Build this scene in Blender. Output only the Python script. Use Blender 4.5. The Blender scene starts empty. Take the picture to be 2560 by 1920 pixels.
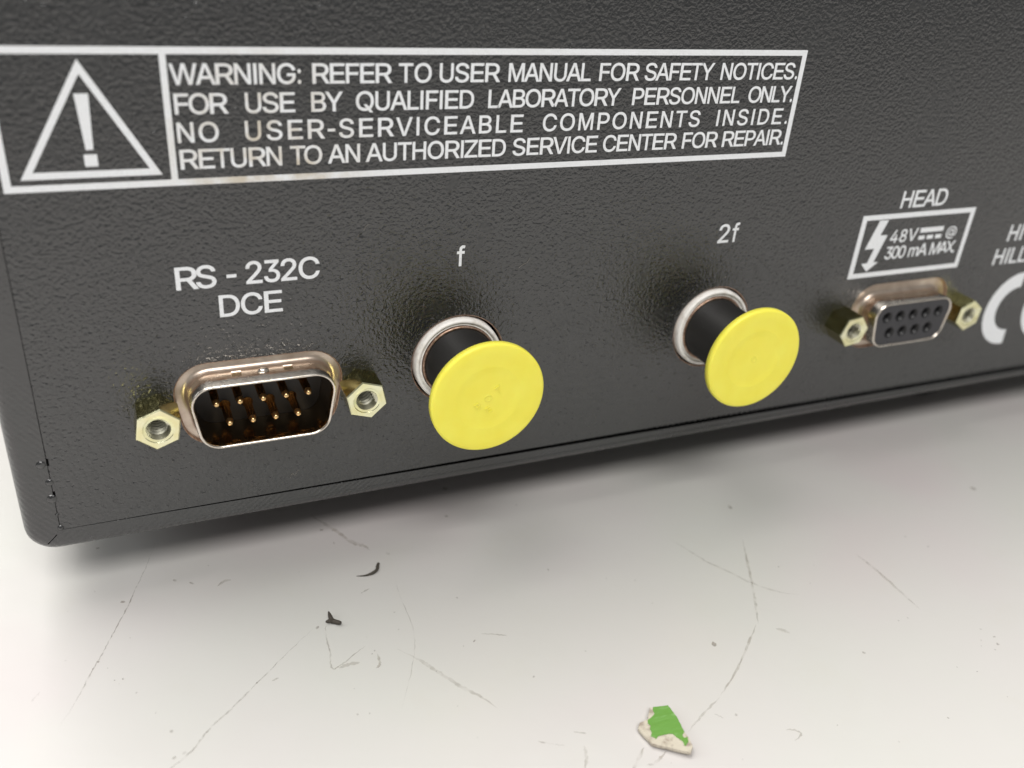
import bpy, math, random, json
from mathutils import Vector, Matrix
from mathutils.geometry import tessellate_polygon, delaunay_2d_cdt
random.seed(7)
S = 0.001          # modelled in millimetres, stored in metres
ZT = 27.0          # table top lies 27 mm below the middle of the sockets
sc = bpy.context.scene
COL = sc.collection

# ------------------------------------------------------------------ camera
cd = bpy.data.cameras.new('camera'); cam = bpy.data.objects.new('camera', cd); COL.objects.link(cam)
cd.sensor_fit = 'HORIZONTAL'; cd.sensor_width = 36.0; cd.lens = 36.0*2307.24/2560
cd.clip_start = 0.005; cd.clip_end = 20
rx = Vector((0.9179158, -0.39017637, 0.07206235)); dn = Vector((-0.13102003, -0.46949839, -0.87315807)); fw = Vector((0.3745188, 0.79204398, -0.48208091))
m = Matrix((rx, -dn, -fw)).transposed().to_4x4()
m.translation = Vector((-14.271, -103.016, 59.718+ZT))*S
cam.matrix_world = m
cd.dof.use_dof = True; cd.dof.focus_distance = 0.118; cd.dof.aperture_fstop = 18.5
sc.camera = cam

# ------------------------------------------------------------------ room light
w = bpy.data.worlds.new('World'); sc.world = w; w.use_nodes = True
bg = w.node_tree.nodes['Background']; bg.inputs['Color'].default_value = (1.0, 0.99, 0.97, 1); bg.inputs['Strength'].default_value = 0.22
def area(name, loc, tgt, sx, sy, power, col):
    l = bpy.data.lights.new(name, 'AREA'); l.shape = 'RECTANGLE'; l.size = sx; l.size_y = sy; l.energy = power; l.color = col
    o = bpy.data.objects.new(name, l); COL.objects.link(o); o.location = loc
    o.rotation_euler = (Vector(tgt)-Vector(loc)).to_track_quat('-Z', 'Y').to_euler()
    return o
area('ceiling_light', (-0.36, 0.52, 1.6), (0, 0, 0), 1.5, 1.05, 37, (1.0, 0.98, 0.95))
area('ceiling_light', (-0.2, -1.12, 1.62), (0, 0, 0), 1.1, 0.6, 27.5, (1.0, 0.98, 0.955))
area('window_light', (-1.25, 0.45, 0.8), (0, 0, 0), 0.9, 0.7, 7, (0.97, 0.985, 1.0))
sc.view_settings.view_transform = 'Standard'; sc.view_settings.look = 'None'; sc.view_settings.exposure = 0.07
sc.view_settings.gamma = 1.0; sc.view_settings.use_curve_mapping = False

# ------------------------------------------------------------------ materials
def newmat(name, col, rough=0.5, metal=0.0, spec=0.5):
    mt = bpy.data.materials.new(name); mt.use_nodes = True
    b = mt.node_tree.nodes['Principled BSDF']
    b.inputs['Base Color'].default_value = (*col, 1); b.inputs['Roughness'].default_value = rough
    b.inputs['Metallic'].default_value = metal; b.inputs['Specular IOR Level'].default_value = spec
    return mt
class NT:
    def __init__(s, mt):
        s.t = mt.node_tree; s.b = s.t.nodes['Principled BSDF']; s.tc = s.n('ShaderNodeTexCoord')
        s.mp = s.n('ShaderNodeMapping'); s.mp.inputs['Scale'].default_value = (1000, 1000, 1000)
        s.l(s.tc.outputs['Object'], s.mp.inputs['Vector']); s.mm = s.mp.outputs['Vector']
    def n(s, k, **kw):
        x = s.t.nodes.new(k)
        for a, v in kw.items(): setattr(x, a, v)
        return x
    def l(s, a, b): s.t.links.new(a, b)
    def noise(s, scale, detail=3, rough=0.5, vec=None, dist=0):
        x = s.n('ShaderNodeTexNoise'); x.inputs['Scale'].default_value = scale; x.inputs['Detail'].default_value = detail
        x.inputs['Roughness'].default_value = rough; x.inputs['Distortion'].default_value = dist; s.l(vec or s.mm, x.inputs['Vector']); return x.outputs['Fac']
    def vor(s, scale, feature='F1', vec=None):
        x = s.n('ShaderNodeTexVoronoi', feature=feature); x.inputs['Scale'].default_value = scale; s.l(vec or s.mm, x.inputs['Vector']); return x.outputs['Distance']
    def ramp(s, fac, stops):
        x = s.n('ShaderNodeValToRGB'); e = x.color_ramp.elements
        while len(e) < len(stops): e.new(0.5)
        for i, (p, c) in enumerate(stops):
            e[i].position = p; e[i].color = (c, c, c, 1) if not isinstance(c, tuple) else (*c, 1)
        s.l(fac, x.inputs['Fac']); return x.outputs['Color']
    def math(s, op, a, b=None):
        x = s.n('ShaderNodeMath', operation=op)
        for i, v in enumerate((a, b)):
            if v is None: continue
            if isinstance(v, (int, float)): x.inputs[i].default_value = v
            else: s.l(v, x.inputs[i])
        return x.outputs[0]
    def bump(s, h, dist_mm, strength=1.0, prev=None):
        x = s.n('ShaderNodeBump'); x.inputs['Distance'].default_value = dist_mm*S; x.inputs['Strength'].default_value = strength
        s.l(h, x.inputs['Height'])
        if prev is not None: s.l(prev, x.inputs['Normal'])
        s.l(x.outputs['Normal'], s.b.inputs['Normal']); return x.outputs['Normal']
    def mixc(s, fac, a, b):
        x = s.n('ShaderNodeMix', data_type='RGBA')
        if isinstance(fac, (int, float)): x.inputs[0].default_value = fac
        else: s.l(fac, x.inputs[0])
        for i, v in ((6, a), (7, b)):
            if isinstance(v, tuple): x.inputs[i].default_value = (*v, 1)
            else: s.l(v, x.inputs[i])
        return x.outputs[2]

def paint(name, ridges=None):
    mt = newmat(name, (0.026, 0.0255, 0.0255), 0.24, 0, 1.15); t = NT(mt)
    a = t.noise(2.3, 2.5, 0.5); v = t.vor(1.7, 'SMOOTH_F1')
    pits = t.ramp(t.noise(1.9, 0.5), [(0.22, 0.0), (0.42, 1.0)])
    h = t.math('ADD', t.math('MULTIPLY', a, 1.0), t.math('MULTIPLY', v, 0.35))
    h = t.math('ADD', h, t.math('MULTIPLY', pits, 0.38))
    if ridges:
        x = t.n('ShaderNodeMapping'); x.inputs['Rotation'].default_value = (0, ridges, 0); t.l(t.mm, x.inputs['Vector'])
        wv = t.n('ShaderNodeTexWave', wave_type='BANDS', bands_direction='X'); wv.inputs['Scale'].default_value = 0.5
        wv.inputs['Distortion'].default_value = 0.6; wv.inputs['Detail'].default_value = 1; wv.inputs['Detail Scale'].default_value = 0.4
        t.l(x.outputs['Vector'], wv.inputs['Vector'])
        fade = t.ramp(t.noise(0.10, 1), [(0.35, 0.25), (0.6, 1.0)])
        h = t.math('ADD', t.math('MULTIPLY', h, 0.45), t.math('MULTIPLY', t.math('MULTIPLY', wv.outputs['Fac'], fade), 0.20 if ridges > 0 else 0.42))
    t.bump(h, 0.138 if not ridges else 0.11)
    col = t.ramp(t.noise(0.9, 4), [(0.3, (0.0118, 0.0130, 0.0140)), (0.7, (0.0172, 0.0186, 0.0198))])
    dust = t.ramp(t.noise(3.1, 0.5), [(0.93, 0.0), (0.97, 1.0)])
    t.l(t.mixc(dust, col, (0.35, 0.34, 0.32)), t.b.inputs['Base Color'])
    t.l(t.ramp(t.noise(0.12, 3), [(0.3, 0.21), (0.7, 0.29)]), t.b.inputs['Roughness'])
    return mt
M_PANEL = paint('textured_dark_paint')
M_FRB = paint('ridged_paint_bottom', math.radians(-52))
M_FRL = paint('ridged_paint_side', math.radians(38))

M_RAW = newmat('raw_cut_edge', (0.42, 0.27, 0.19), 0.42, 0.85); t = NT(M_RAW)
t.l(t.ramp(t.noise(2.5, 4), [(0.3, (0.25, 0.15, 0.10)), (0.7, (0.58, 0.42, 0.33))]), t.b.inputs['Base Color']); t.bump(t.noise(5, 3), 0.05)
M_SHELL = newmat('tin_plated_steel', (0.74, 0.66, 0.58), 0.24, 1.0); t = NT(M_SHELL)
t.l(t.ramp(t.noise(0.5, 4), [(0.3, (0.70, 0.63, 0.55)), (0.65, (0.80, 0.75, 0.68))]), t.b.inputs['Base Color'])
t.l(t.ramp(t.noise(0.7, 5), [(0.3, 0.18), (0.75, 0.30)]), t.b.inputs['Roughness']); t.bump(t.noise(1.4, 4), 0.008)
M_FLARE = newmat('brown_shell_base', (0.60, 0.46, 0.38), 0.36, 0.9); t = NT(M_FLARE); t.l(t.ramp(t.noise(0.6, 4), [(0.3, (0.50, 0.405, 0.33)), (0.7, (0.66, 0.575, 0.49))]), t.b.inputs['Base Color'])  # browner, rougher metal for the shell base and slot lips
M_THREAD = newmat('thread_metal', (0.62, 0.61, 0.50), 0.38, 1.0)
M_INNER = newmat('shaded_shell_metal', (0.30, 0.20, 0.12), 0.21, 1.0); t = NT(M_INNER); t.bump(t.noise(2.0, 4), 0.01)  # same shell metal, interior shade put into a darker colour
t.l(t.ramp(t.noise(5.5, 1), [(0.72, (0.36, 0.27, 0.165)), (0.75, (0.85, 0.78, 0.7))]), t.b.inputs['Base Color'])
M_ZINC = newmat('yellow_zinc_plate', (0.80, 0.79, 0.50), 0.3, 1.0); t = NT(M_ZINC)
t.l(t.ramp(t.noise(0.55, 3), [(0.32, (0.84, 0.81, 0.46)), (0.7, (0.90, 0.91, 0.66))]), t.b.inputs['Base Color'])
t.l(t.ramp(t.noise(1.5, 4), [(0.3, 0.12), (0.75, 0.24)]), t.b.inputs['Roughness']); t.bump(t.noise(2.5, 4), 0.006)
M_ZINCS = newmat('yellow_zinc_shaded', (0.52, 0.48, 0.20), 0.2, 1.0); t = NT(M_ZINCS)  # post sides: same zinc, with their dark reflections put into the colour
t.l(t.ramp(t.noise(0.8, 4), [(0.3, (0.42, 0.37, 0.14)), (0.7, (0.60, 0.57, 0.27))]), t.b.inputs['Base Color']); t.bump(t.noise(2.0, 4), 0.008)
M_GOLD = newmat('gold_plate', (0.92, 0.64, 0.32), 0.28, 1.0)
M_GOLDB = newmat('gold_plate_shaded', (0.34, 0.22, 0.11), 0.25, 1.0)  # pin barrels: gold darkened to stand for the dark shell they reflect
M_BLACK = newmat('black_plastic', (0.012, 0.012, 0.013), 0.42); t = NT(M_BLACK); t.bump(t.noise(4, 2), 0.01)
M_GREYP = newmat('dark_grey_plastic', (0.036, 0.036, 0.041), 0.5)
M_BARREL = newmat('black_barrel', (0.014, 0.013, 0.012), 0.48, 0, 0.35); t = NT(M_BARREL); t.bump(t.noise(3, 3), 0.015)
t.l(t.ramp(t.noise(6, 1), [(0.80, (0.016, 0.015, 0.014)), (0.84, (0.12, 0.11, 0.10))]), t.b.inputs['Base Color'])
M_WHITE = newmat('white_nylon', (0.72, 0.68, 0.60), 0.4); t = NT(M_WHITE)
t.l(t.ramp(t.noise(0.9, 4), [(0.3, (0.74, 0.70, 0.64)), (0.5, (0.92, 0.90, 0.86))]), t.b.inputs['Base Color'])
M_YEL = newmat('yellow_polythene', (0.86, 0.76, 0.11), 0.42, 0, 0.4); t = NT(M_YEL)
t.b.inputs['Subsurface Weight'].default_value = 0.25; t.b.inputs['Subsurface Radius'].default_value = (0.0012, 0.0008, 0.0002); t.b.inputs['Subsurface Scale'].default_value = 1.0
t.l(t.ramp(t.noise(0.35, 4), [(0.3, (0.91, 0.81, 0.085)), (0.7, (0.94, 0.86, 0.115))]), t.b.inputs['Base Color']); t.bump(t.noise(0.3, 2), 0.05)
t.l(t.ramp(t.noise(0.8, 5), [(0.3, 0.34), (0.7, 0.52)]), t.b.inputs['Roughness'])
scf = t.ramp(t.noise(1.6, 4, 0.7), [(0.66, 0.0), (0.76, 0.35)]); t.l(t.mixc(scf, t.b.inputs['Base Color'].links[0].from_socket, (0.78, 0.64, 0.10)), t.b.inputs['Base Color'])
M_INK = newmat('white_screen_ink', (0.72, 0.73, 0.73), 0.55); t = NT(M_INK)
geo = t.n('ShaderNodeNewGeometry'); mp2 = t.n('ShaderNodeMapping'); mp2.inputs['Scale'].default_value = (1000, 1000, 1000); t.l(geo.outputs['Position'], mp2.inputs['Vector'])
dd = t.n('ShaderNodeVectorMath', operation='DISTANCE'); t.l(mp2.outputs['Vector'], dd.inputs[0]); dd.inputs[1].default_value = (2.5, 0, 30+ZT)
near = t.ramp(t.math('DIVIDE', dd.outputs['Value'], 14.0), [(0.25, 0.8), (0.95, 0.0)])
sp = t.math('MULTIPLY', near, t.ramp(t.noise(0.33, 3, vec=mp2.outputs['Vector']), [(0.42, 0.0), (0.62, 1.0)]))
wear = t.ramp(t.noise(4.0, 2, vec=mp2.outputs['Vector']), [(0.30, 0.62), (0.40, 0.75)])
t.l(t.mixc(sp, t.mixc(wear, (0.6, 0.6, 0.6), (0.90, 0.93, 0.96)), (0.55, 0.48, 0.36)), t.b.inputs['Base Color'])
t.bump(t.noise(1.7, 3, vec=mp2.outputs['Vector']), 0.14)
M_TABLE = newmat('white_laminate', (0.78, 0.76, 0.74), 0.34, 0, 0.45); t = NT(M_TABLE)
c0 = t.ramp(t.noise(0.022, 3), [(0.3, (0.535, 0.490, 0.488)), (0.5, (0.53, 0.515, 0.497)), (0.72, (0.52, 0.522, 0.490))])
sm = t.ramp(t.noise(0.09, 5, 0.7), [(0.56, 0.0), (0.8, 0.22)])
c0 = t.mixc(sm, c0, (0.50, 0.47, 0.42))
fl = t.ramp(t.noise(1.0, 1.5), [(0.84, 0.0), (0.88, 0.4)])
t.l(t.mixc(fl, c0, (0.36, 0.33, 0.28)), t.b.inputs['Base Color'])
t.l(t.ramp(t.noise(0.3, 4), [(0.3, 0.30), (0.7, 0.42)]), t.b.inputs['Roughness']); t.bump(t.noise(0.25, 4), 0.05)
def markmat(name, col, amount, fr):
    mt = newmat(name, col, 0.6); t = NT(mt); tr = t.n('ShaderNodeBsdfTransparent'); mx = t.n('ShaderNodeMixShader')
    f = t.math('MULTIPLY', t.ramp(t.noise(fr, 3), [(0.36, 0.12), (0.6, 1.0)]), amount); t.l(f, mx.inputs[0]); t.l(tr.outputs[0], mx.inputs[1]); t.l(t.b.outputs[0], mx.inputs[2])
    t.l(mx.outputs[0], t.t.nodes['Material Output'].inputs['Surface']); return mt
M_SCR = [markmat('scratch_faint', (0.40, 0.36, 0.30), 0.26, 0.5), markmat('scratch_mid', (0.38, 0.34, 0.28), 0.36, 0.6), markmat('scratch_dark', (0.28, 0.245, 0.20), 0.42, 1.1)]
M_SPOT = markmat('dirt_speck', (0.26, 0.22, 0.17), 0.42, 1.2)
M_DARK = newmat('dark_debris', (0.05, 0.042, 0.032), 0.7); t = NT(M_DARK); t.bump(t.noise(6, 2), 0.06)
M_CHIPW = newmat('off_white_chip_core', (0.66, 0.60, 0.50), 0.7); t = NT(M_CHIPW); t.bump(t.noise(1.8, 3), 0.12)
t.l(t.ramp(t.noise(1.0, 3), [(0.36, (0.30, 0.25, 0.20)), (0.52, (0.50, 0.455, 0.37))]), t.b.inputs['Base Color'])
M_CHIPG = newmat('green_paint_flake', (0.16, 0.40, 0.07), 0.35); t = NT(M_CHIPG)
st = t.n('ShaderNodeMapping'); st.inputs['Rotation'].default_value = (0, 0, 0.9); st.inputs['Scale'].default_value = (0.3, 1.0, 1); t.l(t.mm, st.inputs['Vector'])
ss = t.ramp(t.noise(1.3, 3, vec=st.outputs['Vector']), [(0.58, 0.0), (0.70, 0.4)])
t.l(t.mixc(ss, (0.125, 0.285, 0.055), (0.30, 0.48, 0.22)), t.b.inputs['Base Color']); t.bump(t.noise(1.2, 2, vec=st.outputs['Vector']), 0.12)
M_GAPSHADE = newmat('gap_shade_black', (0.004, 0.004, 0.004), 0.95, 0, 0.0)  # flat black painted in place of the shade inside seams and gaps
M_RUBBER = newmat('black_rubber', (0.02, 0.02, 0.02), 0.7)

# ------------------------------------------------------------------ helpers
def tagk(o, **k):
    for a, v in k.items(): o[a] = v
    return o
class MB:
    """collects geometry in panel coordinates: x right, h out of the panel, z up (mm)"""
    def __init__(s): s.v = []; s.f = []; s.m = []; s.sm = []
    def add(s, vs, fs, mi=0, smooth=False):
        o = len(s.v); s.v += vs
        for f in fs: s.f.append(tuple(i+o for i in f)); s.m.append(mi); s.sm.append(smooth)
    def build(s, name, mats, parent=None, org=(0, 0, 0)):
        me = bpy.data.meshes.new(name)
        me.from_pydata([((x-org[0])*S, (-(h-org[1]))*S, (z-org[2])*S) for x, h, z in s.v], [], s.f)
        if not isinstance(mats, (list, tuple)): mats = [mats]
        for mt in mats: me.materials.append(mt)
        me.polygons.foreach_set('material_index', s.m); me.polygons.foreach_set('use_smooth', s.sm)
        me.update()
        import bmesh
        b = bmesh.new(); b.from_mesh(me); bmesh.ops.remove_doubles(b, verts=b.verts, dist=1e-8); bmesh.ops.recalc_face_normals(b, faces=b.faces); b.to_mesh(me); b.free()
        o = bpy.data.objects.new(name, me); COL.objects.link(o)
        if parent: o.parent = parent
        return o
def plate(mb, loops, h1, h0=None, mi=0, wall=1, smooth_wall=False, back=True):
    """flat sheet outlined by loops (first outer, rest holes) with its front at h1, back at h0"""
    P = [(x, h1, z) for l in loops for x, z in l]
    tri = tessellate_polygon([[Vector((x, z, 0)) for x, z in l] for l in loops])
    mb.add(P, [tuple(t) for t in tri], mi)
    if h0 is not None:
        if back: mb.add([(x, h0, z) for l in loops for x, z in l], [tuple(reversed(t)) for t in tri], mi)
        for l in loops:
            n = len(l); mb.add([(x, h1, z) for x, z in l]+[(x, h0, z) for x, z in l], [(i, (i+1) % n, n+(i+1) % n, n+i) for i in range(n)], wall, smooth_wall)
def rings(mb, R, mi=0, closed=True, smooth=True, cap0=False, cap1=False):
    n = len(R[0]); vs = [p for r in R for p in r]; fs = []
    for k in range(len(R)-1):
        for i in range(n if closed else n-1):
            j = (i+1) % n; fs.append((k*n+i, k*n+j, (k+1)*n+j, (k+1)*n+i))
    mb.add(vs, fs, mi, smooth)
    if cap0: mb.add(list(R[0]), [tuple(range(n))], mi)
    if cap1: mb.add(list(R[-1]), [tuple(range(n))], mi)
def circ(cx, cz, r, n=48, a0=0): return [(cx+r*math.cos(a0+2*math.pi*i/n), cz+r*math.sin(a0+2*math.pi*i/n)) for i in range(n)]
def lathe(mb, cx, cz, prof, n=64, mi=0, smooth=True, a0=0):
    rings(mb, [[(x, h, z) for x, z in circ(cx, cz, max(r, 0.001), n, a0)] for r, h in prof], mi, True, smooth)
def rrect(x0, x1, z0, z1, r, n=6):
    L = []
    for cx, cz, a in ((x1-r, z1-r, 0), (x0+r, z1-r, 90), (x0+r, z0+r, 180), (x1-r, z0+r, 270)):
        for i in range(n+1):
            b = math.radians(a+90*i/n); L.append((cx+r*math.cos(b), cz+r*math.sin(b)))
    return L
def dshape(cx, cz, hw, hh, r, off=0.0, n=8):
    """the D outline: wide at the top, sides leaning in 10 degrees, rounded corners; hw/hh half extents; off grows it"""
    tn = math.tan(math.radians(10)); rr = max(r+off, 0.15)
    k = math.radians(10)
    zt = hh-r; zb = -(hh-r); xt = hw-r                       # corner centres
    xb = xt-(zt-zb)*tn
    L = []
    def arc(px, pz, a, b):
        for i in range(n+1):
            q = a+(b-a)*i/n; L.append((cx+px+rr*math.cos(q), cz+pz+rr*math.sin(q)))
    arc(xt, zt, -k, math.pi/2); arc(-xt, zt, math.pi/2, math.pi+k); arc(-xb, zb, math.pi+k, 1.5*math.pi); arc(xb, zb, 1.5*math.pi, 2*math.pi-k)
    return L
def at(l, h): return [(x, h, z) for x, z in l]
def empty(name, loc, **k):
    o = bpy.data.objects.new(name, None); COL.objects.link(o); o.location = Vector(loc)*S; o.empty_display_size = 0.01
    return tagk(o, **k)

# ------------------------------------------------------------------ table
mb = MB()
plate(mb, [rrect(-700, 900, -330, 900, 20)], 0, -25, 0, 0)      # (x, depth) here
me = MB(); me.v = [(x, -z, h) for x, h, z in mb.v]; me.f = mb.f; me.m = mb.m; me.sm = mb.sm
table = me.build('table', M_TABLE); tagk(table, kind='structure', label='white scratched laminate table top under the dark instrument')

def flat(mb, pts, z, mi=0):     # polygon lying on the table, pts (x, y)
    tri = tessellate_polygon([[Vector((x, y, 0)) for x, y in pts]])
    mb.add([(x, -y, z) for x, y in pts], [tuple(t) for t in tri], mi)
MARKS = json.loads('''{"scr":[[[[-14.49,10.63],[-16.34,4.95],[-17.71,1.4],[-19.15,-2.49],[-20.21,-4.79],[-21.5,-7.81],[-22.72,-10.52],[-23.99,-13.23],[-25.43,-16.67],[-27.09,-19.65]],0.16,0.75],[[[2.8,-13.52],[-1.09,-16.56],[-5.6,-20.43],[-9.01,-23.35],[-10.96,-24.77],[-12.3,-26.04],[-13.4,-27.36],[-14.77,-28.52],[-16.07,-29.28],[-16.73,-29.96]],0.17,0.9],[[[4.35,-13.33],[3.94,-14.84],[3.72,-17.96],[3.32,-21.03],[4.68,-20.75],[6.53,-19.55],[8.2,-18.71]],0.22,0.7],[[[7.49,9.86],[8.98,7.17],[10.43,4.53],[11.62,2.03],[13.03,0.53],[13.72,-0.72]],0.7,0.6],[[[15.36,-7.38],[14.93,-12.05],[14.87,-16.89],[13.96,-20.84],[11.96,-25.36],[9.46,-29.88]],0.1,0.45],[[[11.69,-20.38],[13.63,-22.92],[14.54,-24.3],[15.24,-25.6],[16.54,-27.68],[17.36,-29.14],[19.02,-31.29],[20.15,-33.5]],0.5,0.3],[[[22.87,-21.44],[24.34,-22.04],[25.95,-22.88]],0.2,0.5],[[[22.78,-39.49],[24.04,-40.32],[25.45,-41.08]],0.2,0.6],[[[27.27,-39.65],[28.63,-40.35]],0.2,0.6],[[[27.53,-41.82],[27.16,-43.21],[26.13,-44.8]],0.35,0.5],[[[57.33,-11.98],[58.8,-15.58],[59.88,-18.46],[61.67,-21.27],[63.45,-24.49],[66.34,-27.55],[68.71,-28.8]],0.3,0.4],[[[68.37,-15.53],[65.98,-19.95],[64.0,-23.73],[61.6,-28.03],[59.34,-31.84]],0.4,0.55],[[[58.94,-31.92],[55.08,-35.11],[50.65,-38.57],[46.76,-40.99]],0.32,0.65],[[[46.76,-40.99],[43.2,-42.66],[40.13,-44.2]],0.25,0.45],[[[83.11,-23.99],[83.58,-28.71],[83.56,-33.05],[83.56,-36.95]],0.4,0.5],[[[34.01,-44.39],[31.11,-46.81]],0.4,0.5],[[[36.33,-45.68],[34.35,-46.64],[33.11,-46.65]],0.35,0.5],[[[61.09,-33.48],[61.91,-34.01],[62.34,-34.82]],0.5,0.7],[[[44.64,-43.0],[45.37,-43.92]],0.2,0.6],[[[51.44,-47.98],[52.44,-48.3],[52.93,-49.06],[51.51,-49.68]],0.25,0.5],[[[4.11,-21.31],[5.25,-21.1],[6.77,-21.17]],0.6,0.45],[[[9.18,-20.46],[9.01,-22.24],[8.41,-22.79]],0.35,0.5],[[[10.07,-9.16],[11.45,-8.52]],0.25,0.45],[[[-7.69,-1.71],[-6.69,-1.0],[-5.78,-1.0]],0.4,0.5],[[[-29.96,-14.93],[-29.56,-14.3],[-29.05,-13.7]],0.25,0.5],[[[-3.9,-20.7],[-3.03,-20.44]],0.25,0.4]],"spots":[[[51.29,-33.13],0.75],[[88.84,-42.98],0.3],[[87.12,-44.63],0.3],[[89.51,-44.73],0.35],[[88.82,-45.95],0.4],[[87.59,-46.63],0.25],[[79.91,-47.28],0.25],[[80.46,-37.81],0.25],[[34.47,-28.68],0.25],[[43.71,-17.03],0.3],[[47.44,-23.64],0.2],[[47.12,-44.04],0.4],[[69.69,-41.1],0.5],[[115.89,-16.54],0.9],[[95.69,-26.38],0.4],[[93.99,-23.22],0.4],[[47.49,-18.75],0.4],[[71.26,-8.02],0.8],[[72.07,-53.34],0.25],[[57.98,-49.54],0.15],[[43.98,-49.73],0.15],[[35.87,-47.34],0.15],[[8.19,5.98],0.4],[[9.15,2.41],0.45],[[15.87,-2.24],0.5],[[3.17,-2.23],0.25],[[5.03,-25.07],0.2],[[5.8,-29.27],0.2],[[15.84,-31.65],0.2],[[16.37,-36.7],0.2],[[21.53,-22.39],0.4],[[34.45,-28.71],0.3],[[26.32,-30.48],0.4],[[8.99,-19.92],0.25],[[8.54,-20.33],0.25],[[12.92,-17.3],0.25],[[13.31,-14.07],0.3],[[29.06,10.44],0.9],[[22.18,-14.1],0.35],[[36.58,-12.73],0.4],[[26.89,3.49],0.6],[[8.69,-17.34],0.2],[[15.21,-25.68],0.2],[[18.96,-31.27],0.25],[[-22.13,11.35],0.5],[[-22.83,2.21],0.35],[[-26.09,-0.66],0.2],[[-19.55,-1.0],0.5],[[-26.42,-9.52],0.25],[[-21.13,-14.62],0.22],[[-20.67,-15.36],0.15],[[-20.49,-15.68],0.12],[[-20.22,-14.71],0.3],[[-21.8,-12.35],0.2],[[-17.02,-21.14],0.3],[[-15.66,-24.42],0.35],[[-10.81,-0.05],0.6],[[-12.85,1.16],0.5],[[-18.9,-17.4],0.25],[[-22.8,-10.97],0.25],[[-23.08,-11.41],0.15],[[-23.42,-11.96],0.15],[[-5.6,-20.43],0.2],[[-15.76,-28.17],0.4],[[-14.6,-27.9],0.4],[[3.16,-13.64],0.5]],"curl":[[10.41,-5.54],[11.0,-5.78],[11.62,-5.93],[12.16,-5.94],[12.62,-5.89],[13.12,-5.66],[13.44,-5.34],[13.63,-4.88],[13.76,-4.58],[13.92,-4.34]],"crumb":[[5.06,-11.81],[5.11,-13.32],[6.06,-14.31],[4.33,-13.49]],"chipw":[[37.33,-40.04],[39.46,-40.56],[39.51,-42.49],[39.13,-44.75],[39.17,-45.69],[38.93,-46.85],[38.21,-47.49],[36.14,-45.86],[34.75,-44.74],[34.51,-43.32],[34.38,-42.35],[34.85,-41.65],[35.66,-41.57],[36.17,-41.46],[36.66,-40.74],[36.99,-40.41]],"chipg":[[37.65,-40.18],[38.52,-40.36],[39.44,-40.57],[39.48,-41.48],[39.46,-42.47],[39.3,-43.66],[39.11,-44.67],[38.64,-45.0],[38.65,-45.5],[39.04,-45.5],[38.79,-46.04],[38.12,-46.49],[38.26,-45.92],[38.07,-45.5],[37.87,-45.01],[37.7,-44.46],[37.25,-44.26],[36.51,-44.21],[35.94,-44.11],[35.47,-44.37],[35.47,-44.16],[35.13,-43.83],[35.54,-43.41],[35.57,-42.92],[35.91,-42.46],[35.77,-42.05],[36.07,-41.64],[36.75,-41.37],[37.29,-41.11],[37.36,-40.54]]}''')
def smoothline(pts, k=5):
    out = []
    for i in range(len(pts)-1):
        p0 = Vector(pts[max(i-1, 0)]); p1 = Vector(pts[i]); p2 = Vector(pts[i+1]); p3 = Vector(pts[min(i+2, len(pts)-1)])
        for j in range(k):
            t = j/k
            out.append(0.5*((2*p1)+(-p0+p2)*t+(2*p0-5*p1+4*p2-p3)*t*t+(-p0+3*p1-3*p2+p3)*t**3))
    out.append(Vector(pts[-1])); return out
for i, (pts, wd, stg) in enumerate(MARKS['scr']):
    c = smoothline(pts, 8); mb = MB(); L = []; Rr = []
    for k, p in enumerate(c):
        d = (c[min(k+1, len(c)-1)]-c[max(k-1, 0)]).normalized(); nn = Vector((-d.y, d.x))
        e = min(1, 4*min(k+0.3, len(c)-0.7-k)/len(c)); ww = wd*0.5*e*random.uniform(0.55, 1.25)
        j = nn*random.uniform(-0.06, 0.06); L.append(p+nn*ww+j); Rr.append(p-nn*ww+j)
    zz = 0.012+0.0007*i
    mb.add([(p.x, -p.y, zz) for p in L]+[(p.x, -p.y, zz) for p in Rr], [(k, k+1, len(c)+k+1, len(c)+k) for k in range(len(c)-1)])
    mb.build('scratch', M_SCR[0 if stg < 0.5 else 1 if stg < 0.72 else 2], table)
mb = MB()
for i, ((x, y), r) in enumerate(MARKS['spots']):
    n = 9; a0 = random.random()*6; st = random.uniform(0.5, 1.0); an = random.random()*3
    pts = []
    for k in range(n):
        q = a0+2*math.pi*k/n; rr = r*0.62*random.uniform(0.6, 1.15); u, v_ = rr*math.cos(q), rr*st*math.sin(q)
        pts.append((x+u*math.cos(an)-v_*math.sin(an), y+u*math.sin(an)+v_*math.cos(an)))
    flat(mb, pts, 0.03+0.0006*i)
for i in range(40):
    x = random.uniform(-40, 130); y = random.uniform(-70, 5); r = random.uniform(0.06, 0.16)
    flat(mb, [(x+r*math.cos(q)*random.uniform(.6, 1.2), y+r*math.sin(q)) for q in (0, 1.1, 2.2, 3.3, 4.4, 5.4)], 0.09+0.0004*i)
o = mb.build('dirt_specks', M_SPOT, table); o['kind'] = 'stuff'

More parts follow.
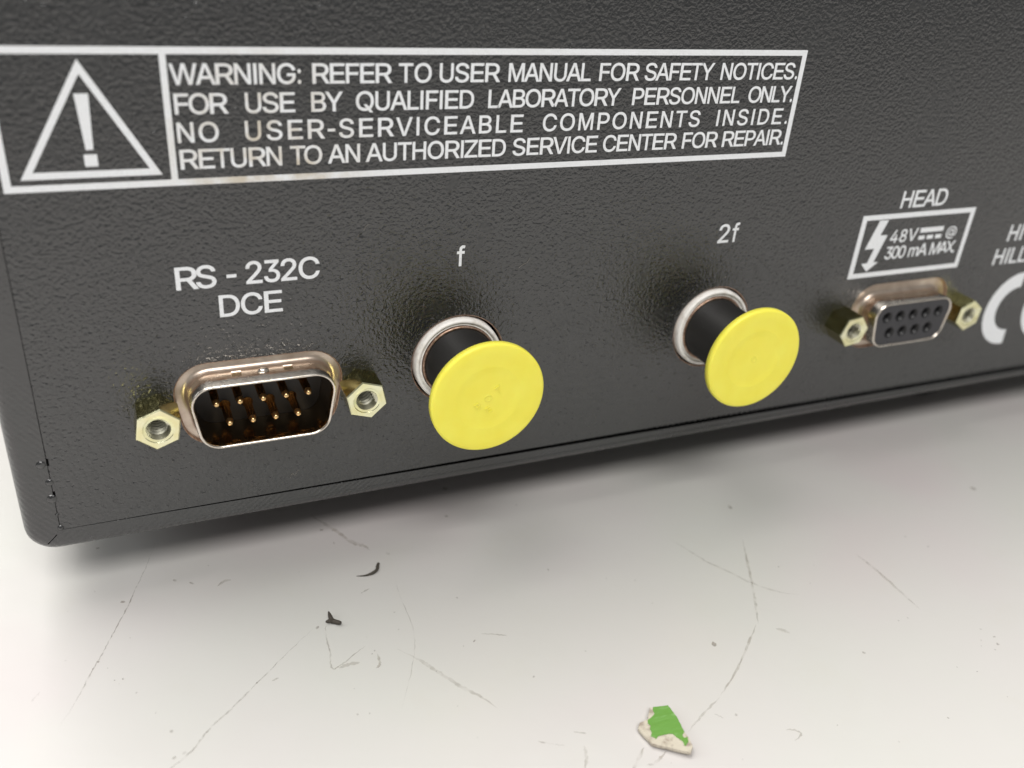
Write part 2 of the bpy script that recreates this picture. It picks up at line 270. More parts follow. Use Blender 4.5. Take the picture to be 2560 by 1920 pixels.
# ------------------------------------------------------------------ instrument
inst = empty('instrument', (88, 110, 0), label='dark grey instrument case with a white warning notice and sockets on its panel', category='electronic instrument')
IO = (88, -110, -ZT)     # origin of the case in panel coordinates
XL, XR, ZB, ZTOP = -29.1, 206.0, -17.9, 76.0
XP, ZP = -25.05, -14.55
def grp(x0, x1, z0, z1, r, h): return at(rrect(x0, x1, z0, z1, r, 8), h)
mb = MB()
def ins(d, h, r=None):
    return grp(XL+d, XR-d, ZB+d, ZTOP-d, max(3.6-d, 0.2) if r is None else r, h)
inner = lambda h, e=0: [(x, hh, z-(0.0 if z > 0 else 0.012*max(0, x-10)*1.0*0.75)) for x, hh, z in grp(XP-e, 202.0+e, ZP-e, 72.5+e, 0.15, h)]
R1 = [inner(-3.0), inner(-0.12), inner(-0.05, 0.04), inner(-0.05, 0.12), ins(1.65, -0.05), ins(1.5, -0.055), ins(1.1, -0.12), ins(0.7, -0.32), ins(0.35, -0.62), ins(0.12, -1.0), ins(0, -1.5), ins(0, -60), ins(0, -232), ins(1.2, -234)]
rings(mb, R1, 0, True, True); mb.add(list(R1[-1]), [tuple(range(len(R1[-1])))], 0)
for i, f in enumerate(mb.f):
    c = [sum(mb.v[k][j] for k in f)/len(f) for j in range(3)]
    if c[0] < XP and c[2] > ZP-2: mb.m[i] = 1
    if i < 72: mb.m[i] = 2
mb.add([(XP-0.5, -0.62, ZP+0.5), (202, -0.62, ZP+0.5), (202, -0.62, ZP-2.6), (XP-0.5, -0.62, ZP-2.6)], [(0, 1, 2, 3)], 0)
case = mb.build('case_shell', [M_FRB, M_FRL, M_GAPSHADE], inst, IO)
for p in case.data.polygons: p.use_smooth = True

# rear panel with its cut-outs
C2 = 104.5
D_M = (0.0, 0.15, 8.72, 4.42, 2.7); D_F = (C2, 0.0, 8.2, 3.95, 2.4)
cutM = dshape(0, 0.2, 10.15, 5.65, 4.0); cutF = dshape(C2, 0.2, 10.2, 5.65, 4.0)
holeA = circ(26.15, 2.0, 6.5, 64); holeB = circ(66.85, 2.0, 6.5, 64)
def dcut(l, cx):           # a flat on the lower right
    return [(x, z) for x, z in l]
outer = [(XP+0.035, ZP+0.02), (201.8, ZP+0.06), (201.8, 72.3), (XP+0.035, 72.3)]
def grow(l, d):
    n = len(l); out = []
    for i in range(n):
        a = Vector(l[i-1]); b = Vector(l[(i+1) % n]); t_ = (b-a).normalized(); out.append((l[i][0]+t_.y*d, l[i][1]-t_.x*d))
    return out
mb = MB(); holes = [cutM, cutF, holeA, holeB]
big = [grow(l, 0.14) for l in holes]
plate(mb, [outer]+big, 0.0)
for b_, l in zip(big, holes): rings(mb, [at(b_, 0.0), at(l, -0.14), at(l, -1.5)], 1, True, True)
plate(mb, [outer]+holes, -1.5)
n4 = at(outer, 0.0)+at(outer, -1.5); mb.add(n4, [(i, (i+1) % 4, 4+(i+1) % 4, 4+i) for i in range(4)], 0)
mb.build('rear_panel', [M_PANEL, M_RAW], inst, IO)
# paint blobs by the left seam; slots and mitre line as black sheets
for x, z, r in ((-25.75, -4.9, 0.55), (-25.2, -7.5, 0.5), (-25.3, -9.9, 0.62), (-25.0, -14.3, 0.4), (-25.1, -12.3, 0.25)):
    mb = MB(); lathe(mb, x, z, [(r, -0.06), (r*0.9, 0.03), (r*0.6, 0.11), (0.0, 0.14)], 16); mb.build('paint_blob', M_FRB, inst, IO)
for x, z in ((-25.0, -4.6), (-24.98, -9.3)):
    mb = MB(); plate(mb, [[(x-0.14, z-0.5), (x+0.14, z-0.55), (x+0.16, z+0.45), (x-0.1, z+0.5)]], 0.012, -0.5); mb.build('seam_gap_shade', M_GAPSHADE, inst, IO)
mb = MB(); plate(mb, [[(-25.6, -15.2), (-26.75, -16.42), (-26.68, -16.47), (-25.52, -15.28)]], -0.035, -0.2); mb.build('mitre_line', M_GAPSHADE, inst, IO)
# feet
for x, y in ((134, -20), (12, -34), (134, -200), (12, -200)):
    mb = MB(); lathe(mb, x, 0, [(0, 0), (7.4, 0), (8, 0.6), (8.4, 9.05), (0, 9.05)], 40)
    mb.v = [(a, y+c, b-ZT) for a, b, c in mb.v]; mb.build('foot', M_RUBBER, inst, IO)

# ------------------------------------------------------------------ printing
GL = json.loads('''{"A":[1366,[[[-3,0],[566,1466],[795,1466],[1369,0],[1160,0],[829,872],[758,1072],[660,1378],[700,1378],[601,1069],[532,872],[208,0]],[[284,409],[284,573],[1083,573],[1083,409]]]],"B":[1366,[[[150,0],[150,1466],[711,1466],[814,1460],[905,1443],[983,1414],[1049,1375],[1103,1328],[1144,1274],[1174,1213],[1192,1147],[1198,1077],[1194,1019],[1182,967],[1162,922],[1136,884],[1105,851],[1068,824],[1028,801],[985,783],[939,768],[939,756],[990,748],[1040,732],[1089,707],[1135,675],[1176,634],[1211,585],[1238,529],[1254,465],[1259,393],[1253,321],[1235,254],[1204,192],[1160,137],[1103,90],[1031,52],[946,23],[844,6],[728,0]],[[350,164],[722,164],[834,172],[921,193],[986,230],[1030,277],[1057,332],[1065,394],[1061,442],[1047,487],[1025,530],[995,568],[956,601],[911,628],[858,649],[799,661],[733,665],[350,665]],[[350,823],[701,823],[757,826],[809,836],[857,854],[900,877],[936,906],[965,941],[987,980],[1001,1024],[1005,1072],[997,1134],[973,1188],[933,1236],[875,1272],[800,1294],[708,1302],[350,1302]]]],"C":[1479,[[[785,-20],[708,-16],[634,-5],[563,13],[496,39],[433,72],[374,112],[320,157],[272,209],[228,268],[190,332],[159,402],[134,477],[116,557],[106,642],[102,732],[106,822],[116,908],[134,988],[159,1063],[190,1133],[228,1197],[272,1256],[320,1308],[374,1354],[433,1394],[496,1427],[563,1453],[634,1471],[708,1482],[785,1486],[861,1482],[934,1471],[1005,1453],[1071,1428],[1133,1396],[1191,1358],[1243,1313],[1289,1262],[1328,1206],[1361,1144],[1386,1076],[1404,1004],[1210,1004],[1196,1052],[1177,1096],[1153,1137],[1124,1173],[1092,1206],[1056,1234],[1017,1259],[975,1278],[930,1294],[883,1305],[835,1311],[785,1313],[695,1306],[611,1283],[533,1246],[464,1194],[405,1128],[357,1048],[321,956],[299,850],[292,732],[299,614],[321,509],[357,417],[406,337],[465,272],[534,220],[612,182],[695,160],[785,153],[835,155],[883,161],[930,173],[975,188],[1017,208],[1056,232],[1092,261],[1124,293],[1153,330],[1177,370],[1196,414],[1210,462],[1404,462],[1387,390],[1362,323],[1329,261],[1290,205],[1244,154],[1192,109],[1134,71],[1072,39],[1006,13],[935,-5],[862,-16]]]],"D":[1479,[[[642,0],[267,0],[267,164],[629,164],[748,172],[853,195],[943,233],[1019,285],[1081,351],[1129,429],[1163,521],[1184,623],[1191,736],[1184,848],[1164,949],[1130,1039],[1083,1117],[1022,1182],[948,1234],[861,1272],[761,1294],[648,1302],[259,1302],[259,1466],[661,1466],[749,1462],[832,1452],[910,1434],[982,1410],[1049,1378],[1148,1312],[1230,1228],[1295,1127],[1326,1059],[1350,986],[1367,908],[1378,824],[1381,736],[1378,647],[1367,563],[1350,484],[1326,410],[1295,342],[1257,279],[1213,222],[1163,172],[1106,127],[1043,89],[974,57],[899,32],[819,14],[733,4]],[[355,1466],[355,0],[158,0],[158,1466]]]],"E":[1366,[[[162,0],[162,1466],[1267,1466],[1267,1302],[390,1302],[390,824],[1207,824],[1207,659],[390,659],[390,164],[1277,164],[1277,0]]]],"F":[1251,[[[168,0],[168,1466],[1162,1466],[1162,1302],[376,1302],[376,802],[1088,802],[1088,638],[376,638],[376,0]]]],"G":[1593,[[[814,-20],[732,-16],[654,-5],[581,13],[511,39],[446,72],[385,112],[330,158],[280,210],[236,269],[198,333],[166,403],[141,478],[123,558],[113,642],[109,732],[113,822],[123,908],[141,988],[166,1063],[198,1133],[236,1197],[280,1256],[329,1308],[384,1354],[444,1394],[509,1427],[577,1453],[648,1471],[724,1482],[802,1486],[884,1482],[961,1470],[1035,1451],[1105,1425],[1170,1392],[1229,1352],[1283,1307],[1330,1256],[1371,1200],[1405,1139],[1430,1074],[1448,1005],[1244,1005],[1226,1051],[1205,1094],[1180,1133],[1151,1169],[1119,1201],[1084,1230],[1045,1255],[1003,1276],[958,1292],[910,1304],[858,1311],[803,1313],[713,1306],[629,1284],[550,1246],[480,1194],[420,1128],[370,1049],[333,956],[311,850],[304,732],[311,614],[334,509],[371,417],[421,338],[482,272],[553,220],[633,183],[720,160],[814,153],[899,158],[977,176],[1048,205],[1111,245],[1164,295],[1208,355],[1240,424],[1259,500],[1265,583],[1325,574],[857,574],[857,737],[1460,737],[1460,577],[1451,461],[1423,356],[1376,262],[1314,179],[1237,110],[1147,54],[1045,13],[934,-11]]]],"H":[1479,[[[164,0],[164,1466],[350,1466],[350,832],[1123,832],[1123,1466],[1309,1466],[1309,0],[1123,0],[1123,668],[350,668],[350,0]]]],"I":[569,[[[191,0],[191,164],[262,164],[262,1302],[191,1302],[191,1466],[385,1466],[385,1302],[314,1302],[314,164],[385,164],[385,0]]]],"L":[1139,[[[150,0],[150,1466],[346,1466],[346,164],[1066,164],[1066,0]]]],"M":[1706,[[[152,0],[152,1466],[403,1466],[749,539],[776,458],[809,353],[842,242],[871,141],[831,141],[860,238],[894,349],[927,456],[955,539],[1296,1466],[1547,1466],[1547,0],[1373,0],[1373,838],[1373,942],[1375,1063],[1378,1191],[1380,1317],[1396,1317],[1354,1180],[1311,1045],[1271,927],[1239,838],[926,0],[773,0],[455,838],[424,925],[385,1040],[342,1175],[295,1317],[313,1317],[317,1199],[319,1071],[321,947],[322,838],[322,0]]]],"N":[1479,[[[156,0],[156,1466],[374,1466],[967,526],[1023,434],[1094,307],[1169,158],[1144,154],[1132,312],[1127,453],[1126,562],[1126,1466],[1311,1466],[1311,0],[1092,0],[563,836],[492,953],[408,1098],[292,1303],[325,1308],[334,1106],[340,945],[342,838],[342,0]]]],"O":[1593,[[[801,-20],[722,-16],[646,-5],[574,13],[505,39],[440,72],[379,112],[324,157],[274,209],[230,268],[190,332],[158,402],[132,477],[114,557],[103,642],[99,732],[103,822],[114,908],[132,988],[158,1063],[190,1133],[230,1197],[274,1256],[324,1308],[379,1354],[440,1394],[505,1427],[574,1453],[646,1471],[722,1482],[801,1486],[880,1482],[956,1471],[1028,1453],[1097,1427],[1162,1394],[1223,1354],[1278,1308],[1327,1256],[1372,1197],[1411,1133],[1443,1063],[1468,988],[1487,908],[1497,822],[1501,732],[1497,642],[1487,557],[1468,477],[1443,402],[1411,332],[1372,268],[1327,209],[1278,157],[1223,112],[1162,72],[1097,39],[1028,13],[956,-5],[880,-16]],[[801,153],[892,160],[977,182],[1056,219],[1128,270],[1188,336],[1239,415],[1276,508],[1299,614],[1306,732],[1299,851],[1276,958],[1239,1051],[1188,1130],[1128,1196],[1056,1247],[977,1284],[892,1306],[801,1313],[710,1306],[624,1284],[545,1247],[473,1195],[413,1129],[362,1050],[325,957],[302,851],[295,732],[302,614],[325,508],[362,416],[413,336],[473,271],[545,219],[624,182],[710,160]]]],"P":[1366,[[[158,0],[158,1466],[722,1466],[841,1459],[945,1439],[1035,1405],[1111,1359],[1172,1303],[1220,1238],[1254,1165],[1274,1086],[1281,1002],[1274,917],[1254,838],[1220,765],[1172,699],[1111,643],[1035,597],[945,563],[841,542],[722,535],[316,535],[316,699],[713,699],[794,703],[863,716],[921,738],[969,767],[1008,804],[1037,846],[1058,894],[1070,946],[1074,1002],[1070,1058],[1058,1110],[1037,1157],[1008,1199],[969,1235],[921,1264],[862,1285],[793,1298],[712,1303],[366,1303],[366,0]]]],"Q":[1593,[[[728,458],[939,458],[1116,244],[1161,187],[1425,-138],[1214,-138],[1041,77],[997,132]],[[796,-20],[716,-16],[640,-5],[567,13],[497,39],[432,72],[371,112],[315,157],[265,209],[220,268],[180,332],[147,402],[121,477],[103,557],[92,642],[88,732],[92,822],[103,908],[121,988],[147,1063],[180,1133],[220,1197],[265,1256],[315,1308],[371,1354],[432,1394],[497,1427],[567,1453],[640,1471],[716,1482],[796,1486],[876,1482],[953,1471],[1025,1453],[1095,1427],[1160,1394],[1221,1354],[1277,1308],[1327,1256],[1372,1197],[1411,1133],[1444,1063],[1469,988],[1487,908],[1498,822],[1502,732],[1498,642],[1487,557],[1469,477],[1444,402],[1411,332],[1372,268],[1327,209],[1277,157],[1221,112],[1160,72],[1095,39],[1025,13],[953,-5],[876,-16]],[[796,153],[888,160],[974,182],[1054,219],[1125,270],[1187,336],[1238,415],[1275,508],[1298,614],[1306,732],[1298,851],[1275,958],[1238,1051],[1187,1130],[1125,1196],[1054,1247],[974,1284],[888,1306],[796,1313],[704,1306],[618,1284],[537,1247],[466,1195],[404,1129],[354,1050],[316,957],[293,851],[285,732],[293,614],[316,508],[354,416],[404,336],[466,271],[537,219],[618,182],[704,160]]]],"R":[1479,[[[161,0],[161,1466],[777,1466],[907,1460],[1020,1440],[1118,1408],[1200,1364],[1267,1311],[1319,1248],[1356,1177],[1378,1099],[1385,1014],[1378,930],[1356,853],[1319,782],[1267,720],[1200,668],[1117,626],[1019,595],[906,576],[777,570],[288,570],[288,735],[769,735],[856,739],[931,750],[994,769],[1046,795],[1088,827],[1120,866],[1143,910],[1156,960],[1160,1014],[1156,1070],[1143,1121],[1120,1166],[1088,1206],[1046,1240],[993,1267],[930,1287],[854,1299],[767,1303],[387,1303],[387,0]],[[1188,0],[757,660],[1012,660],[1450,0]]]],"S":[1366,[[[677,-26],[565,-20],[464,-2],[374,27],[294,66],[227,115],[173,173],[132,240],[105,313],[92,394],[301,394],[311,340],[331,293],[361,253],[399,219],[444,191],[496,169],[553,154],[613,145],[677,142],[747,145],[813,156],[873,174],[927,198],[973,228],[1010,265],[1038,306],[1055,352],[1061,401],[1056,445],[1042,483],[1018,516],[987,543],[949,568],[904,589],[743,641],[551,690],[428,728],[325,776],[243,833],[183,902],[147,982],[135,1073],[143,1153],[167,1225],[208,1290],[262,1348],[328,1396],[405,1435],[492,1463],[586,1480],[687,1486],[789,1480],[883,1463],[968,1434],[1044,1395],[1108,1348],[1160,1293],[1200,1230],[1225,1163],[1235,1089],[1035,1089],[1017,1157],[980,1214],[924,1260],[854,1294],[773,1315],[681,1321],[615,1318],[554,1308],[499,1290],[450,1267],[410,1239],[377,1205],[353,1168],[339,1127],[334,1082],[340,1036],[356,995],[384,961],[420,933],[460,908],[505,888],[641,845],[805,805],[954,760],[1005,739],[1055,714],[1102,685],[1146,651],[1183,613],[1215,569],[1240,519],[1254,463],[1259,399],[1251,322],[1228,250],[1190,183],[1137,123],[1071,72],[991,31],[898,-1],[793,-19]]]],"T":[1251,[[[48,1302],[48,1466],[1200,1466],[1200,1302],[721,1302],[721,0],[529,0],[529,1302]]]],"U":[1479,[[[734,-24],[624,-16],[523,7],[432,44],[352,95],[286,157],[232,230],[193,313],[169,402],[161,499],[161,1466],[346,1466],[346,514],[352,446],[367,383],[394,326],[429,275],[474,231],[528,196],[589,170],[658,154],[734,149],[811,154],[881,170],[942,196],[995,231],[1039,275],[1074,326],[1100,383],[1116,446],[1121,514],[1121,1466],[1307,1466],[1307,499],[1299,402],[1275,313],[1236,230],[1182,157],[1116,95],[1037,44],[946,7],[845,-16]]]],"V":[1366,[[[573,0],[9,1466],[213,1466],[538,594],[608,396],[706,89],[666,89],[763,398],[831,594],[1147,1466],[1353,1466],[796,0]]]],"W":[1933,[[[423,0],[25,1466],[214,1466],[447,565],[482,419],[515,270],[544,114],[521,114],[552,270],[585,419],[622,565],[858,1466],[1069,1466],[1304,565],[1341,419],[1375,270],[1407,114],[1381,114],[1411,270],[1445,419],[1480,565],[1712,1466],[1902,1466],[1502,0],[1287,0],[1035,931],[988,1128],[943,1369],[983,1369],[940,1137],[891,931],[640,0]]]],"X":[1366,[[[9,0],[620,820],[620,681],[44,1466],[273,1466],[500,1154],[580,1041],[640,948],[701,841],[666,841],[727,947],[788,1040],[870,1154],[1100,1466],[1324,1466],[748,689],[748,826],[1353,0],[1126,0],[851,373],[777,476],[720,563],[661,666],[704,666],[645,566],[587,478],[511,373],[234,0]]]],"Y":[1366,[[[579,0],[579,600],[6,1466],[235,1466],[545,993],[637,842],[720,664],[641,664],[725,844],[814,993],[1123,1466],[1350,1466],[777,600],[777,0]]]],"Z":[1251,[[[45,0],[45,134],[787,1110],[891,1241],[1002,1371],[1025,1310],[825,1303],[625,1302],[41,1302],[41,1466],[1181,1466],[1181,1330],[452,371],[340,232],[223,95],[200,156],[399,163],[597,164],[1190,164],[1190,0]]]],":":[569,[[[288,-13],[261,-9],[237,4],[215,26],[198,53],[188,84],[185,118],[188,153],[198,184],[215,212],[237,233],[261,246],[288,250],[315,246],[339,233],[360,212],[377,184],[387,153],[390,118],[387,84],[377,53],[360,26],[339,4],[315,-9]],[[288,780],[261,784],[237,797],[215,819],[198,846],[188,877],[185,911],[188,946],[198,977],[215,1005],[237,1026],[261,1039],[288,1043],[315,1039],[339,1026],[360,1005],[377,977],[387,946],[390,911],[387,877],[377,846],[360,819],[339,797],[315,784]]]],".":[569,[[[288,-13],[262,-9],[238,4],[216,26],[199,53],[189,84],[186,118],[189,153],[199,184],[216,212],[238,233],[262,246],[288,250],[316,246],[340,233],[361,212],[378,184],[388,153],[391,118],[388,84],[378,53],[361,26],[340,4],[316,-9]]]],"-":[682,[[[618,704],[618,541],[65,541],[65,704]]]],"0":[1139,[[[567,-20],[471,-10],[384,20],[306,69],[240,138],[185,223],[142,327],[121,397],[105,472],[94,553],[87,640],[85,732],[87,824],[94,911],[106,992],[122,1068],[143,1138],[186,1242],[242,1328],[308,1396],[385,1446],[471,1476],[567,1486],[664,1476],[750,1446],[827,1396],[893,1328],[948,1242],[992,1138],[1012,1068],[1028,992],[1040,911],[1047,824],[1049,732],[1047,640],[1040,553],[1029,472],[1013,397],[992,327],[949,223],[894,138],[828,69],[751,20],[664,-10]],[[567,143],[631,150],[688,174],[739,213],[782,266],[818,333],[846,414],[867,508],[879,614],[883,732],[879,851],[867,958],[846,1052],[818,1133],[782,1200],[739,1254],[688,1293],[631,1317],[567,1324],[503,1317],[446,1293],[396,1254],[352,1200],[317,1133],[288,1052],[267,958],[255,851],[251,732],[255,614],[267,508],[288,414],[317,333],[352,266],[396,213],[446,174],[503,150]]]],"1":[1139,[[[223,0],[223,157],[763,157],[763,0]],[[565,1466],[565,0],[456,0],[456,1292],[451,1292],[239,1031],[239,1230],[432,1466]]]],"2":[1139,[[[62,0],[62,137],[569,659],[712,814],[747,858],[775,900],[797,941],[813,982],[822,1025],[826,1070],[821,1121],[809,1166],[788,1206],[760,1241],[726,1271],[685,1294],[640,1311],[591,1321],[538,1324],[482,1320],[431,1309],[385,1289],[345,1263],[312,1230],[285,1191],[266,1147],[254,1097],[250,1043],[67,1043],[74,1127],[94,1205],[129,1275],[175,1336],[231,1388],[298,1430],[373,1461],[454,1480],[542,1486],[629,1480],[710,1461],[783,1431],[848,1390],[902,1341],[947,1283],[980,1218],[1000,1148],[1007,1073],[1003,1020],[993,967],[977,916],[952,863],[917,806],[872,745],[667,518],[326,174],[326,163],[1031,163],[1031,0]]]],"3":[1139,[[[566,-20],[483,-14],[405,2],[331,28],[265,64],[207,110],[159,165],[122,229],[97,300],[86,380],[267,380],[275,332],[291,289],[314,251],[344,218],[380,192],[421,171],[467,156],[516,147],[568,144],[624,147],[676,158],[724,175],[767,199],[803,230],[833,268],[855,311],[869,361],[873,417],[869,469],[857,519],[837,565],[808,607],[770,643],[723,673],[666,695],[598,709],[520,713],[398,713],[398,862],[759,1292],[759,1303],[158,1303],[158,1466],[993,1466],[993,1327],[548,802],[548,832],[647,836],[736,823],[816,795],[885,754],[942,702],[988,641],[1022,572],[1042,497],[1049,417],[1042,335],[1021,260],[987,190],[940,129],[884,78],[816,36],[741,5],[657,-14]]]],"4":[1139,[[[26,304],[26,457],[602,1466],[780,1466],[218,478],[218,468],[1065,468],[1065,304]],[[699,0],[699,349],[699,421],[699,915],[869,915],[869,0]]]],"5":[1139,[[[560,-20],[474,-14],[394,3],[321,32],[255,71],[199,118],[153,173],[117,235],[95,303],[85,376],[269,376],[277,333],[292,293],[315,256],[344,224],[379,196],[419,174],[463,157],[510,147],[560,144],[618,148],[672,162],[722,185],[766,217],[803,255],[833,301],[855,352],[869,407],[873,467],[869,528],[855,585],[832,637],[800,684],[762,723],[717,755],[666,779],[610,793],[550,798],[500,795],[451,787],[402,773],[357,755],[318,734],[286,708],[107,728],[191,1466],[987,1466],[987,1303],[352,1303],[303,869],[310,869],[345,895],[386,918],[431,936],[481,950],[531,958],[584,961],[651,957],[714,945],[773,925],[829,897],[879,863],[924,822],[963,775],[996,723],[1023,666],[1043,605],[1055,539],[1059,470],[1052,379],[1030,295],[994,218],[946,149],[887,91],[817,44],[738,9],[653,-13]]]],"6":[1139,[[[564,-20],[473,-13],[389,8],[312,42],[244,89],[187,146],[140,214],[105,291],[84,375],[77,466],[82,538],[99,612],[125,689],[166,773],[223,871],[297,981],[641,1466],[849,1466],[338,753],[322,753],[337,780],[357,805],[380,829],[408,851],[438,869],[472,885],[508,896],[547,903],[589,905],[678,899],[758,880],[831,849],[894,807],[948,754],[991,691],[1023,619],[1043,540],[1049,453],[1042,365],[1021,284],[986,209],[939,143],[881,87],[813,41],[737,7],[654,-13]],[[564,140],[620,144],[672,158],[720,181],[761,211],[797,248],[826,292],[848,342],[861,395],[865,453],[861,512],[848,566],[826,615],[797,658],[761,695],[720,725],[672,747],[620,760],[564,764],[507,760],[454,747],[406,725],[364,696],[328,659],[299,616],[278,568],[265,515],[261,457],[265,397],[278,343],[299,293],[328,249],[364,211],[406,181],[454,158],[507,144]]]],"7":[1139,[[[198,0],[852,1292],[852,1303],[97,1303],[97,1466],[1046,1466],[1046,1293],[394,0]]]],"8":[1139,[[[570,-20],[477,-14],[393,4],[316,33],[249,72],[191,121],[145,178],[111,243],[90,313],[83,390],[87,450],[99,508],[120,562],[147,612],[181,656],[220,695],[264,726],[312,748],[364,763],[364,769],[299,794],[243,833],[197,887],[162,951],[141,1020],[134,1096],[141,1168],[159,1235],[191,1296],[233,1351],[284,1397],[345,1435],[413,1463],[488,1480],[570,1486],[650,1480],[724,1463],[792,1435],[852,1397],[904,1351],[946,1296],[978,1235],[996,1168],[1003,1096],[996,1021],[975,951],[940,887],[894,834],[840,794],[776,769],[776,763],[827,748],[874,726],[917,695],[957,656],[990,612],[1018,562],[1039,508],[1052,450],[1056,390],[1049,313],[1028,243],[994,178],[947,121],[890,72],[822,33],[745,4],[661,-14]],[[570,142],[629,145],[684,156],[732,174],[775,198],[810,228],[839,264],[860,305],[873,350],[877,399],[873,452],[859,500],[837,544],[807,582],[770,615],[727,642],[678,662],[626,674],[570,678],[512,674],[459,662],[410,642],[367,615],[330,582],[300,544],[278,500],[265,452],[260,399],[264,350],[277,305],[298,264],[326,228],[362,198],[405,174],[454,156],[509,145]],[[570,834],[618,838],[662,848],[703,865],[739,889],[769,918],[795,952],[813,992],[825,1035],[828,1082],[825,1129],[814,1172],[796,1211],[772,1244],[741,1273],[705,1295],[664,1312],[619,1322],[570,1325],[520,1322],[474,1312],[433,1295],[397,1273],[366,1244],[341,1211],[323,1172],[312,1129],[309,1082],[312,1035],[323,992],[341,952],[366,918],[397,889],[434,865],[475,848],[521,838]]]],"9":[1139,[[[569,1486],[660,1479],[744,1458],[820,1424],[888,1377],[945,1320],[992,1252],[1027,1175],[1048,1091],[1055,1000],[1050,928],[1034,854],[1007,777],[966,693],[909,595],[835,485],[493,0],[284,0],[794,713],[812,713],[796,686],[776,661],[753,637],[725,615],[695,597],[661,581],[625,570],[586,563],[545,561],[457,567],[377,586],[304,617],[241,659],[187,712],[143,775],[111,847],[91,926],[85,1013],[92,1102],[113,1183],[148,1257],[195,1323],[253,1379],[321,1425],[397,1459],[480,1479]],[[569,1326],[514,1322],[462,1308],[415,1285],[373,1255],[337,1218],[308,1174],[286,1124],[274,1071],[269,1013],[274,955],[286,901],[308,852],[337,808],[373,771],[415,741],[462,719],[514,706],[569,702],[626,706],[679,719],[726,741],[768,770],[804,807],[833,850],[855,899],[867,952],[872,1009],[867,1069],[855,1123],[833,1173],[804,1217],[769,1255],[727,1285],[679,1308],[627,1322]]]],"f":[569,[[[550,1093],[550,943],[19,943],[19,1093]],[[196,0],[196,1244],[200,1303],[212,1355],[232,1400],[259,1439],[291,1470],[327,1495],[367,1513],[409,1523],[452,1527],[536,1518],[585,1501],[548,1350],[518,1360],[470,1366],[430,1361],[397,1348],[373,1325],[356,1294],[346,1254],[343,1206],[343,0]]]],"m":[1706,[[[135,0],[135,1093],[303,1093],[304,851],[291,851],[308,906],[332,955],[361,997],[395,1032],[432,1061],[473,1084],[516,1100],[561,1110],[606,1113],[681,1105],[745,1080],[799,1039],[843,986],[874,922],[894,849],[870,849],[887,900],[910,947],[940,989],[977,1025],[1018,1056],[1063,1080],[1113,1098],[1166,1109],[1222,1113],[1283,1108],[1340,1094],[1393,1071],[1441,1039],[1482,998],[1516,947],[1542,886],[1557,815],[1562,735],[1562,0],[1389,0],[1389,731],[1382,803],[1360,860],[1323,901],[1277,930],[1226,947],[1171,952],[1125,949],[1083,939],[1045,921],[1012,898],[985,870],[963,836],[948,798],[938,757],[935,712],[935,0],[762,0],[762,749],[755,806],[735,855],[702,896],[659,927],[608,946],[550,952],[509,949],[470,939],[432,922],[397,899],[367,869],[342,833],[323,791],[312,742],[308,686],[308,0]]]],"@":[2079,[[[1091,-390],[999,-387],[912,-380],[828,-368],[749,-351],[674,-329],[559,-282],[457,-223],[366,-152],[289,-68],[226,27],[176,133],[152,203],[134,276],[121,352],[114,433],[111,517],[114,598],[122,677],[135,752],[153,824],[177,892],[227,998],[291,1092],[367,1176],[456,1248],[557,1307],[670,1355],[742,1377],[819,1394],[899,1407],[983,1414],[1071,1417],[1156,1414],[1237,1406],[1314,1393],[1386,1375],[1455,1352],[1560,1303],[1653,1244],[1734,1174],[1803,1096],[1860,1011],[1905,918],[1937,822],[1956,722],[1962,620],[1949,409],[1937,341],[1920,278],[1897,218],[1868,165],[1831,120],[1786,82],[1732,53],[1667,36],[1592,31],[1467,48],[1427,61],[1390,80],[1357,102],[1330,129],[1311,161],[1300,197],[1293,197],[1270,156],[1237,119],[1194,85],[1140,58],[1076,42],[1001,36],[912,44],[834,65],[765,102],[707,150],[659,209],[621,278],[594,355],[577,437],[572,525],[578,611],[597,690],[629,763],[671,828],[724,883],[785,928],[855,962],[930,982],[1012,989],[1076,985],[1134,973],[1183,954],[1224,930],[1257,906],[1280,881],[1290,881],[1290,965],[1459,965],[1459,318],[1463,280],[1474,245],[1494,214],[1521,190],[1555,175],[1597,170],[1644,176],[1684,192],[1717,218],[1742,256],[1762,305],[1776,366],[1786,438],[1791,523],[1793,621],[1788,705],[1773,787],[1748,866],[1713,942],[1668,1012],[1612,1076],[1546,1133],[1471,1181],[1385,1221],[1289,1251],[1182,1268],[1066,1274],[948,1268],[839,1251],[739,1222],[648,1183],[567,1133],[495,1072],[433,1001],[382,921],[342,832],[313,734],[295,627],[289,513],[295,396],[313,289],[342,190],[383,101],[434,22],[498,-48],[571,-107],[656,-156],[751,-195],[856,-223],[972,-240],[1098,-246],[1266,-231],[1411,-198],[1507,-169],[1554,-308],[1429,-345],[1264,-377]],[[1010,187],[1074,191],[1129,204],[1175,225],[1213,255],[1244,294],[1267,341],[1284,397],[1294,460],[1297,532],[1294,605],[1283,666],[1265,717],[1241,757],[1209,789],[1170,812],[1125,828],[1073,837],[1015,840],[959,836],[910,822],[866,799],[827,768],[796,731],[770,688],[752,639],[741,588],[738,532],[741,473],[750,416],[765,362],[787,312],[816,270],[853,235],[897,208],[950,192]]]]}''')
GL['I'][1] = [[[191, 0], [191, 1466], [385, 1466], [385, 0]]]      # a plain upright bar
LSB = {k: min(p[0] for l in v[1] for p in l) for k, v in GL.items()}; XMX = {k: max(p[0] for l in v[1] for p in l) for k, v in GL.items()}
